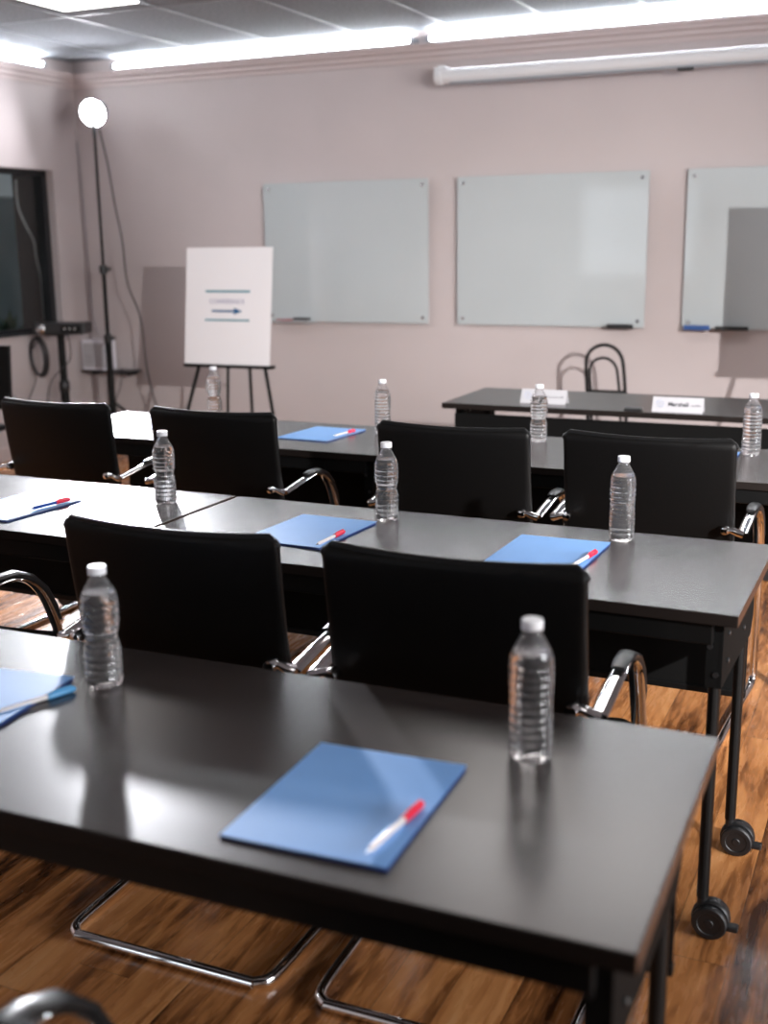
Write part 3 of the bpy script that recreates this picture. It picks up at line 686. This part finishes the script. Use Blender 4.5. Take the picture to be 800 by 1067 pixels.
for s in (-1, 1):
    obj('leg', T([(s * 0.225, 0.10, 0.62), (s * 0.228, 0.07, 0.50), (s * 0.232, 0.08, 0.40), (s * 0.25, 0.14, 0.012)], 0.011, n=10, smooth_n=4), M['grid'], t, smooth=True)
    obj('leg', T([(s * 0.20, -0.02, 0.43), (s * 0.235, -0.30, 0.428), (s * 0.255, -0.365, 0.40), (s * 0.262, -0.40, 0.012)], 0.011, n=10, smooth_n=4), M['grid'], t, smooth=True)

# ------------------------------------------------------------------ bottles
def bottle_profile(kind):
    H = 0.212 - 0.004
    P = [(0.012, 0.006), (0.018, 0.0015), (0.026, 0.0), (0.0305, 0.004), (0.0322, 0.012)]
    z = 0.014
    def rad(z):
        if kind == 'waist':
            return 0.0322 - 0.0052 * math.exp(-((z - 0.088) / 0.013) ** 2)
        return 0.0322 - 0.0010 * math.exp(-((z - 0.088) / 0.02) ** 2)
    while z < 0.150:
        ph = (z - 0.016) / 0.0125
        rib = -0.0019 * (0.5 - 0.5 * math.cos(2 * PI * ph)) ** 2
        P.append((rad(z) + rib, z)); z += 0.00155
    P += [(0.0318, 0.1525), (0.0300, 0.159), (0.0268, 0.1675), (0.0225, 0.176), (0.0178, 0.184), (0.0142, 0.190), (0.0128, 0.193), (0.0126, 0.1945), (0.0160, 0.1955), (0.0160, 0.1970), (0.0122, 0.198), (0.0122, 0.206)]
    return P
def make_bottle(label, loc, kind, water, rz=0.0):
    t = thing('water_bottle', label, 'bottle', loc, rz, 'water bottles on the tables')
    n = 48
    bm = bmesh.new(); P = bottle_profile(kind); rings = []
    for r, z in P:
        ring = []
        for k in range(n):
            a = 2 * PI * k / n; rr = r
            if z < 0.02: rr *= 1 - 0.06 * max(0, math.cos(5 * a)) * (1 - z / 0.02)      # petal feet
            if 0.02 < z < 0.150: rr *= 1 + 0.012 * math.cos(8 * a + 40 * z)
            ring.append(bm.verts.new((rr * math.cos(a), rr * math.sin(a), z)))
        rings.append(ring)
    for i in range(len(rings) - 1):
        for k in range(n): bm.faces.new((rings[i][k], rings[i][(k + 1) % n], rings[i + 1][(k + 1) % n], rings[i + 1][k]))
    bm.faces.new(rings[0][::-1]); bm.faces.new(rings[-1])
    # air space above the water line: inner surface, facing inwards
    Q = [(max(0.001, r - 0.0006), z) for r, z in P if z > water and z < 0.204 and not (0.1946 < z < 0.1978)]
    Q = [(Q[0][0] - 0.0004, water)] + Q
    ri = []
    for r, z in Q: ri.append([bm.verts.new((r * math.cos(2 * PI * k / n), r * math.sin(2 * PI * k / n), z)) for k in range(n)])
    for i in range(len(ri) - 1):
        for k in range(n): bm.faces.new((ri[i][k], ri[i + 1][k], ri[i + 1][(k + 1) % n], ri[i][(k + 1) % n]))
    bm.faces.new(ri[0]); bm.faces.new(ri[-1][::-1])
    obj('bottle_body', bm, M['pet'], t, smooth=True)
    prof = [(0.0148, 0.1985), (0.0152, 0.1992), (0.0152, 0.2105), (0.0142, 0.2120), (0.001, 0.2122)]
    bm = bmesh.new(); m_ = 60; rr_ = []
    for r, z in prof: rr_.append([bm.verts.new(((r + (0.0003 if k % 2 and r > 0.01 else 0)) * math.cos(2 * PI * k / m_), (r + (0.0003 if k % 2 and r > 0.01 else 0)) * math.sin(2 * PI * k / m_), z)) for k in range(m_)])
    for i in range(len(rr_) - 1):
        for k in range(m_): bm.faces.new((rr_[i][k], rr_[i][(k + 1) % m_], rr_[i + 1][(k + 1) % m_], rr_[i + 1][k]))
    bm.faces.new(rr_[0][::-1]); bm.faces.new(rr_[-1])
    obj('cap', bm, M['cap'], t, smooth=True)
    return t
bw = make_bottle('nearest left water bottle standing on the front table in bright glare', (-1.223, 1.516, TZ), 'waist', 0.166)
bs = make_bottle('nearest right water bottle standing at the far edge of the front table', (-0.464, 1.520, TZ), 'straight', 0.163, 0.3)
for src, x, y, r, lab in ((bs, -0.633, 2.818, 0.8, 'water bottle near the right end of the second row table, behind the chair'),
                          (bw, -1.268, 2.800, 1.7, 'central water bottle on the second row table between two folders'),
                          (bw, -1.952, 2.752, 0.4, 'water bottle beside the seam at the left of the second row'),
                          (bw, -1.251, 4.136, 1.1, 'third row bottle standing before the blank left name card'),
                          (bs, -1.869, 4.098, 0.2, 'third row bottle beside the small blue folder under the first whiteboard'),
                          (bw, -2.766, 4.300, 2.1, 'farthest left bottle, standing in front of the easel legs'),
                          (bs, -0.489, 4.123, 2.6, 'third row bottle at the right edge of the picture')):
    dup(src, lab, (x, y, TZ), r)

# ------------------------------------------------------------------ folders and pens
def make_folder(label, cx, cy, rz=0.0, group='blue folders on the tables'):
    t = thing('folder', label, 'folder', (cx, cy, TZ), rz, group)
    obj('back_cover', B((-0.1145, -0.149, 0.0), (0.1145, 0.149, 0.0012), 0.0004, 1), M['blue_dark'], t)
    obj('paper_sheet', B((-0.108, -0.142, 0.0012), (0.108, 0.142, 0.0026)), M['paper'], t)
    bm = bmesh.new(); nx_ = 10; rows = []
    for i in range(nx_ + 1):
        x = -0.115 + 0.230 * i / nx_; z = 0.0030 + 0.0022 * (i / nx_) ** 1.5
        rows.append([bm.verts.new((x, y, z + th)) for th in (0, 0.0007) for y in (-0.150, 0.150)])
    for i in range(nx_):
        a, b = rows[i], rows[i + 1]
        bm.faces.new((a[0], b[0], b[1], a[1])); bm.faces.new((a[2], a[3], b[3], b[2])); bm.faces.new((a[0], a[2], b[2], b[0])); bm.faces.new((a[1], b[1], b[3], a[3]))
    bm.faces.new((rows[0][0], rows[0][1], rows[0][3], rows[0][2])); bm.faces.new((rows[-1][0], rows[-1][2], rows[-1][3], rows[-1][1]))
    bmesh.ops.recalc_face_normals(bm, faces=bm.faces[:])
    obj('front_cover', bm, M['blue'], t)
    obj('spine_fold', T([(-0.1148, -0.149, 0.0021), (-0.1148, 0.149, 0.0021)], 0.0016, n=8), M['blue_dark'], t, smooth=True)
    return t
f1 = make_folder('large blue folder with a red capped pen on the front table', -0.646, 1.295, 0.03)
for x, y, rz, lab in ((-1.385, 1.352, 0.10, 'glare washed folder on the front table cut by the left edge'),
                      (-1.397, 2.603, -0.06, 'blue folder on the second row behind the two foreground chair backs'),
                      (-0.763, 2.610, -0.02, 'blue folder on the second row near the right hand bottle'),
                      (-2.325, 2.545, -0.07, 'pale glare lit folder on the second row at the left edge'),
                      (-2.088, 4.000, -0.08, 'small distant blue folder on the third row under the first whiteboard'),
                      (-2.87, 4.015, 0.0, 'glare whitened folder at the lit left end of the third row'),
                      (-0.640, 3.985, 0.0, 'third row folder mostly hidden behind the right chair')):
    dup(f1, lab, (x, y, TZ), rz)
def make_pen(label, tip, tail, z, barrel, cap, lift=0.006):
    a = Vector((tip[0], tip[1], 0)); b = Vector((tail[0], tail[1], 0)); d = (b - a); L = 0.148; ang = math.atan2(d.y, d.x)
    t = thing('pen', label, 'pen', (tip[0], tip[1], z + lift), ang, 'ballpoint pens on the folders')
    obj('barrel', LA([(0.0025, 0.010), (0.0042, 0.016), (0.0042, 0.098)], n=12, axis='x'), M[barrel], t, smooth=True)
    obj('tip', LA([(0.0004, 0.0), (0.0012, 0.004), (0.0026, 0.0105)], n=12, axis='x'), M['steel'], t, smooth=True)
    c = obj('cap', LA([(0.0054, 0.096), (0.0058, 0.099), (0.0056, 0.142), (0.0040, L)], n=14, axis='x'), M[cap], t, smooth=True)
    obj('clip', B((0.104, -0.0015, 0.0045), (0.143, 0.0015, 0.0078), 0.0006), M[cap], c)
    return t
ZF = TZ + 0.0062
make_pen('white pen with red cap on the nearest blue folder', (-0.559, 1.158), (-0.545, 1.308), ZF, 'pen_white', 'pen_red')
make_pen('glare lit pen with light blue cap beside the left front folder', (-1.30, 1.33), (-1.252, 1.462), TZ, 'pen_white', 'pen_cyan')
make_pen('white pen with red cap on the second row folder before the central bottle', (-1.300, 2.445), (-1.295, 2.60), ZF, 'pen_white', 'pen_red')
make_pen('red capped pen on the second row folder nearest the right end', (-0.672, 2.49), (-0.650, 2.64), ZF, 'pen_white', 'pen_red')
make_pen('dark blue pen with red cap on the pale left folder', (-2.235, 2.50), (-2.215, 2.65), ZF, 'pen_blue', 'pen_red')
make_pen('small distant red capped pen on the third row folder', (-1.995, 3.92), (-1.975, 4.07), ZF, 'pen_white', 'pen_red')

# ------------------------------------------------------------------ whiteboards, markers, screen
BZ0, BZ1 = 0.935, 1.858
def make_board(label, x0):
    t = thing('whiteboard', label, 'whiteboard', (x0, YB - 0.036, BZ0), 0, 'glass whiteboards on the back wall')
    Wd, Hh = 1.215, BZ1 - BZ0
    obj('glass_panel', B((0, -0.004, 0), (Wd, 0.004, Hh), 0.0015), M['board'], t)
    for x in (0.04, Wd - 0.04):
        for z in (0.04, Hh - 0.04):
            obj('standoff', LA([(0.001, -0.011), (0.011, -0.010), (0.012, -0.008), (0.012, -0.0035)], n=18, axis='y', center=(x, 0, z)), M['steel'], t, smooth=True)
            obj('spacer', LA([(0.010, 0.0035), (0.010, 0.034)], n=14, axis='y', center=(x, 0, z)), M['steel'], t, smooth=True)
    return t
b0 = make_board('left glass whiteboard beside the conference sign', -4.150)
dup(b0, 'middle glass whiteboard on the back wall', (-2.735, YB - 0.036, BZ0))
dup(b0, 'right glass whiteboard crossed by a rectangular shadow', (-1.295, YB - 0.036, BZ0))
def tray(label, x, w_, mt, cat='marker tray', lip=0.006):
    t = thing('marker_tray', label, cat, (x, YB - 0.040, BZ0))
    obj('lip', B((0, -0.062, 0.0), (w_, -0.058, lip), 0.001), M[mt], t)
    obj('base', B((0, -0.062, -0.003), (w_, 0.0, 0.001), 0.001), M[mt], t)
    return t
def marker(label, x, mt, z=0.0075, yo=-0.035, name='marker', L=0.125):
    t = thing(name, label, 'marker', (x, YB - 0.040 + yo, BZ0 + 0.001 + z))
    obj('barrel', LA([(0.006, 0.0), (0.008, 0.003), (0.008, L * 0.62)], n=14, axis='x'), M[mt], t, smooth=True)
    obj('cap', LA([(0.0088, L * 0.62), (0.0088, L - 0.004), (0.006, L)], n=14, axis='x'), M[mt], t, smooth=True)
    return t
tray('slim pen ledge under the left whiteboard', -4.10, 0.33, 'board')
marker('dull red marker on the ledge of the left whiteboard', -4.06, 'red_plastic')
t = thing('whiteboard_eraser', 'black eraser on the ledge of the left whiteboard', 'eraser', (-3.92, YB - 0.075, BZ0 + 0.0015))
obj('handle', B((0, -0.018, 0.010), (0.12, 0.018, 0.028), 0.004), M['black_plastic'], t); obj('felt_pad', B((0.002, -0.017, 0), (0.118, 0.017, 0.010), 0.001), M['cable_grey'], t)
tray('black pen ledge at the lower right of the middle whiteboard', -1.735, 0.16, 'black_plastic', lip=0.024)
marker('black marker on the ledge of the middle whiteboard', -1.725, 'black_plastic')
tray('blue pen ledge at the lower left of the right whiteboard', -1.272, 0.15, 'blue_plastic', lip=0.026)
marker('blue marker on the blue ledge of the right whiteboard', -1.265, 'blue_plastic')
tray('black pen ledge in the shadow on the right whiteboard', -1.09, 0.19, 'black_plastic', lip=0.022)
marker('black marker on the shadowed ledge of the right whiteboard', -1.075, 'black_plastic')

t = thing('projector_screen', 'white rolled projector screen housing mounted high on the back wall', 'projector screen', (-2.82, 7.03, 2.445))
obj('housing', T([(0.03, 0, 0), (2.9, 0, 0)], 0.040, 0.043, n=24, side=(0, 1, 0)), M['screen_white'], t, smooth=True)
for x in (0.0, 2.9):
    obj('end_cap', LA([(0.030, x), (0.050, x + 0.006), (0.052, x + 0.045), (0.044, x + 0.05)], n=24, axis='x'), M['screen_white'], t, smooth=True)
for x in (0.02, 2.86):
    bm = B((x, -0.02, 0.048), (x + 0.04, YB - 7.03, 0.062), 0.002); box(bm, (x - 0.02, -0.03, 0.040), (x + 0.06, 0.03, 0.052), 0.003)
    obj('wall_bracket', bm, M['screen_white'], t)
obj('pull_bar', B((0.10, -0.030, -0.052), (2.80, -0.010, -0.040), 0.003), M['grid'], t)
obj('pull_tab', B((1.47, -0.034, -0.066), (1.56, -0.006, -0.050), 0.002), M['black_plastic'], t)

# ------------------------------------------------------------------ easel and sign
def make_easel(label, loc, rz=0.0):
    """origin at the floor under the middle of the ledge; board leans towards +Y; ledge at z 0.715"""
    t = thing('easel', label, 'easel', loc, rz)
    lean = 0.13
    for s in (-1, 1):
        obj('leg', T([(s * 0.065, 0.155, 1.335), (s * 0.235, 0.03, 0.70), (s * 0.415, -0.09, 0.012)], 0.012, n=10), M['black_metal'], t, smooth=True)
    obj('leg', T([(0.03, 0.175, 1.33), (-0.10, 0.45, 0.012)], 0.011, n=10), M['black_metal'], t, smooth=True)
    obj('center_post', T([(-0.03, 0.155, 1.33), (-0.03, 0.035, 0.70), (-0.03, -0.00, 0.33)], 0.010, n=10), M['black_metal'], t, smooth=True)
    obj('crossbar', T([(-0.20, 0.04, 0.735), (0.20, 0.04, 0.735)], 0.009, n=8), M['black_metal'], t, smooth=True)
    obj('ledge', B((-0.31, -0.035, 0.693), (0.31, 0.025, 0.712), 0.002), M['black_metal'], t)
    obj('top_clamp', B((-0.07, 0.140, 1.315), (0.07, 0.170, 1.345), 0.003), M['black_metal'], t)
    return t
def text_mesh(name, body, size, m, parent, loc, rot, depth=0.0006, align='CENTER', bold=0.0):
    cu = bpy.data.curves.new(name, 'FONT'); cu.body = body; cu.size = size; cu.extrude = depth; cu.align_x = align; cu.align_y = 'CENTER'
    cu.offset = bold
    tmp = bpy.data.objects.new('tmp', cu); COL.objects.link(tmp)
    dg = bpy.context.evaluated_depsgraph_get(); me = bpy.data.meshes.new_from_object(tmp.evaluated_get(dg))
    bpy.data.objects.remove(tmp); bpy.data.curves.remove(cu)
    me.materials.clear(); me.materials.append(m); me.name = name
    o = bpy.data.objects.new(name, me); COL.objects.link(o); o.parent = parent; o.location = loc; o.rotation_euler = rot
    return o
SW, SH = 0.605, 0.712
def make_sign(label, loc, rz, lean, printed=True):
    t = thing('conference_sign', label, 'sign', loc, rz); t.rotation_euler = (-lean, 0, rz)
    obj('foam_board', B((-SW / 2, 0, 0), (SW / 2, 0.006, SH), 0.0012), M['foam'], t)
    if printed:
        obj('top_line', B((-0.158, -0.0010, 0.440), (0.155, 0.0004, 0.453)), M['ink_teal'], t)
        obj('bottom_line', B((-0.158, -0.0010, 0.266), (0.155, 0.0004, 0.277)), M['ink_teal'], t)
        text_mesh('lettering', 'CONFERENCE', 0.039, M['ink_lilac'], t, (-0.006, -0.0006, 0.384), (PI / 2, 0, 0))
        bm = B((-0.112, -0.0010, 0.320), (0.06, 0.0004, 0.333))
        vs = [(0.045, 0.306), (0.045, 0.347), (0.105, 0.3265)]
        va = [bm.verts.new((x, -0.0012, z)) for x, z in vs]; vb = [bm.verts.new((x, 0.0004, z)) for x, z in vs]
        bm.faces.new(va); bm.faces.new(vb[::-1])
        for k in range(3): bm.faces.new((va[k], vb[k], vb[(k + 1) % 3], va[(k + 1) % 3]))
        bmesh.ops.recalc_face_normals(bm, faces=bm.faces[:])
        obj('arrow', bm, M['ink_navy'], t)
    return t
ex, ey, erz = -3.868, 6.20, 0.02
make_easel('black folding easel holding the conference sign', (ex, ey, 0), erz).scale = (1, 1, 1.036)
make_sign('white CONFERENCE sign with an arrow standing on the black easel', (ex - 0.008, ey - 0.022, 0.738), erz, 0.13)
# second easel outside the picture on the right; its board throws the shadow on the right whiteboard
make_easel('second black easel beyond the right edge of the picture', (-0.28, 6.20, 0), 0.0).scale = (1, 1, 1.29)
make_sign('second blank white board on an easel beyond the right edge', (-0.28, 6.186, 0.920), 0.0, 0.0, False).scale = (1, 1, 1.13)

# ------------------------------------------------------------------ on and behind the head table
def scribble(name, parent, loc, rot, width, hgt, nn):
    # lettering too small to read: a row of tiny upright strokes
    bm = bmesh.new(); rnd = random.Random(nn)
    for k in range(nn):
        x = -width / 2 + width * (k + 0.5) / nn; hh = hgt * (1.0 if rnd.random() < 0.3 else 0.65); w2 = width / nn * 0.36
        box(bm, (x - w2, -hgt / 2, 0), (x - w2 + w2 * 0.55, -hgt / 2 + hh, 0.0006)); box(bm, (x - w2, -hgt / 2 + hh * 0.35, 0), (x + w2, -hgt / 2 + hh * 0.55, 0.0006))
    o = obj(name, bm, M['ink_black'], parent); o.location = loc; o.rotation_euler = rot
    return o
def make_card(label, cx, cy, rz, main):
    t = thing('name_card', label, 'name card', (cx, cy, TZ), rz, 'folded name cards on the head table')
    w_, h_, d_ = 0.215, 0.062, 0.030
    bm = bmesh.new()
    for s in (-1, 1):
        pts = [(-w_ / 2, s * d_, 0), (w_ / 2, s * d_, 0), (w_ / 2, 0, h_), (-w_ / 2, 0, h_)]
        off = Vector((0, -s * 0.0008, -0.0004))
        a = [bm.verts.new(p) for p in pts]; b = [bm.verts.new(Vector(p) + off) for p in pts]
        bm.faces.new(a); bm.faces.new(b[::-1])
        for k in range(4): bm.faces.new((a[k], b[k], b[(k + 1) % 4], a[(k + 1) % 4]))
    bmesh.ops.recalc_face_normals(bm, faces=bm.faces[:])
    obj('card', bm, M['paper'], t)
    tilt = math.atan2(d_, h_); n_ = Vector((0, -math.cos(tilt), math.sin(tilt)))
    def at(x, v): return Vector((x, -d_ * (1 - v), h_ * v)) + n_ * 0.0008
    rot = (PI / 2 - tilt, 0, 0)
    if main:
        text_mesh('name_lettering', main, 0.026, M['ink_black'], t, at(0.002, 0.52), rot, 0.0003, 'CENTER', 0.0006)
        scribble('small_lettering', t, at(0.078, 0.50), rot, 0.040, 0.011, 6)
    else:
        scribble('small_lettering', t, at(0.035, 0.50), rot, 0.120, 0.010, 15)
    lg = bmesh.new()
    for k, rr in enumerate((0.017, 0.009)):
        sweep(lg, [(rr * math.cos(a_ * PI / 8), rr * math.sin(a_ * PI / 8), 0) for a_ in range(16)], 0.0018, 0.0004, n=6, closed=True, side=(0, 0, 1))
    for a_ in range(5):
        c_, s_ = math.cos(a_ * 2 * PI / 5 + 0.3), math.sin(a_ * 2 * PI / 5 + 0.3)
        sweep(lg, [(0.009 * c_, 0.009 * s_, 0), (0.017 * c_, 0.017 * s_, 0)], 0.0014, 0.0004, n=6)
    o = obj('round_emblem', lg, M['ink_pale'], t); o.location = at(-0.075, 0.55); o.rotation_euler = rot
    return t
make_card('name card reading Marshall at the right of the head table', -0.912, 5.068, 0.02, 'Marshall')
make_card('left name card on the head table, half hidden by a bottle', -1.531, 5.145, -0.02, '')
t = thing('phone', 'small black phone lying on the front edge of the head table', 'phone', (-1.10, 5.04, TZ), 0.1)
obj('case', B((-0.038, -0.022, 0), (0.038, 0.022, 0.012), 0.003), M['black_plastic'], t)
obj('screen', B((-0.034, -0.018, 0.0115), (0.034, 0.018, 0.0128), 0.0004, 1), M['rubber'], t)

# black tubular double-hoop cart behind the head table
hy = 6.72
t = thing('hand_cart', 'black tubular hand cart with two hoops standing behind the head table', 'hand cart', (-1.64, hy, 0), 0.0)
def hoop(w0, ztop_, dx, dy):
    pts = [(-w0 + dx + 0.03, dy, 0.06), (-w0 + dx + 0.012, dy, 0.5), (-w0 + dx - 0.004, dy, ztop_ - w0 * 1.15)]
    for a in (150, 120, 90, 60, 30): pts.append((dx - 0.006 + w0 * math.cos(math.radians(a)), dy, ztop_ - w0 + w0 * math.sin(math.radians(a))))
    pts += [(w0 + dx, dy, ztop_ - w0 * 1.15), (w0 + dx + 0.022, dy, 0.5), (w0 + dx + 0.045, dy, 0.06)]
    return pts
obj('outer_hoop', T(hoop(0.108, 0.868, 0, 0), 0.0105, n=12, smooth_n=6), M['black_metal'], t, smooth=True)
obj('inner_hoop', T(hoop(0.080, 0.795, 0.0, -0.02), 0.0085, n=12, smooth_n=6), M['black_metal'], t, smooth=True)
obj('cross_brace', T([(-0.10, -0.01, 0.60), (0.13, -0.01, 0.60)], 0.008, n=8), M['black_metal'], t, smooth=True)
obj('base_plate', B((-0.14, -0.26, 0.03), (0.18, 0.03, 0.05), 0.004), M['black_metal'], t)
for s in (-0.15, 0.19): obj('wheel', LA([(0.02, s - 0.014), (0.06, s - 0.012), (0.06, s + 0.012), (0.02, s + 0.014)], n=24, axis='x', center=(0, 0.03, 0.06)), M['rubber'], t, smooth=True)
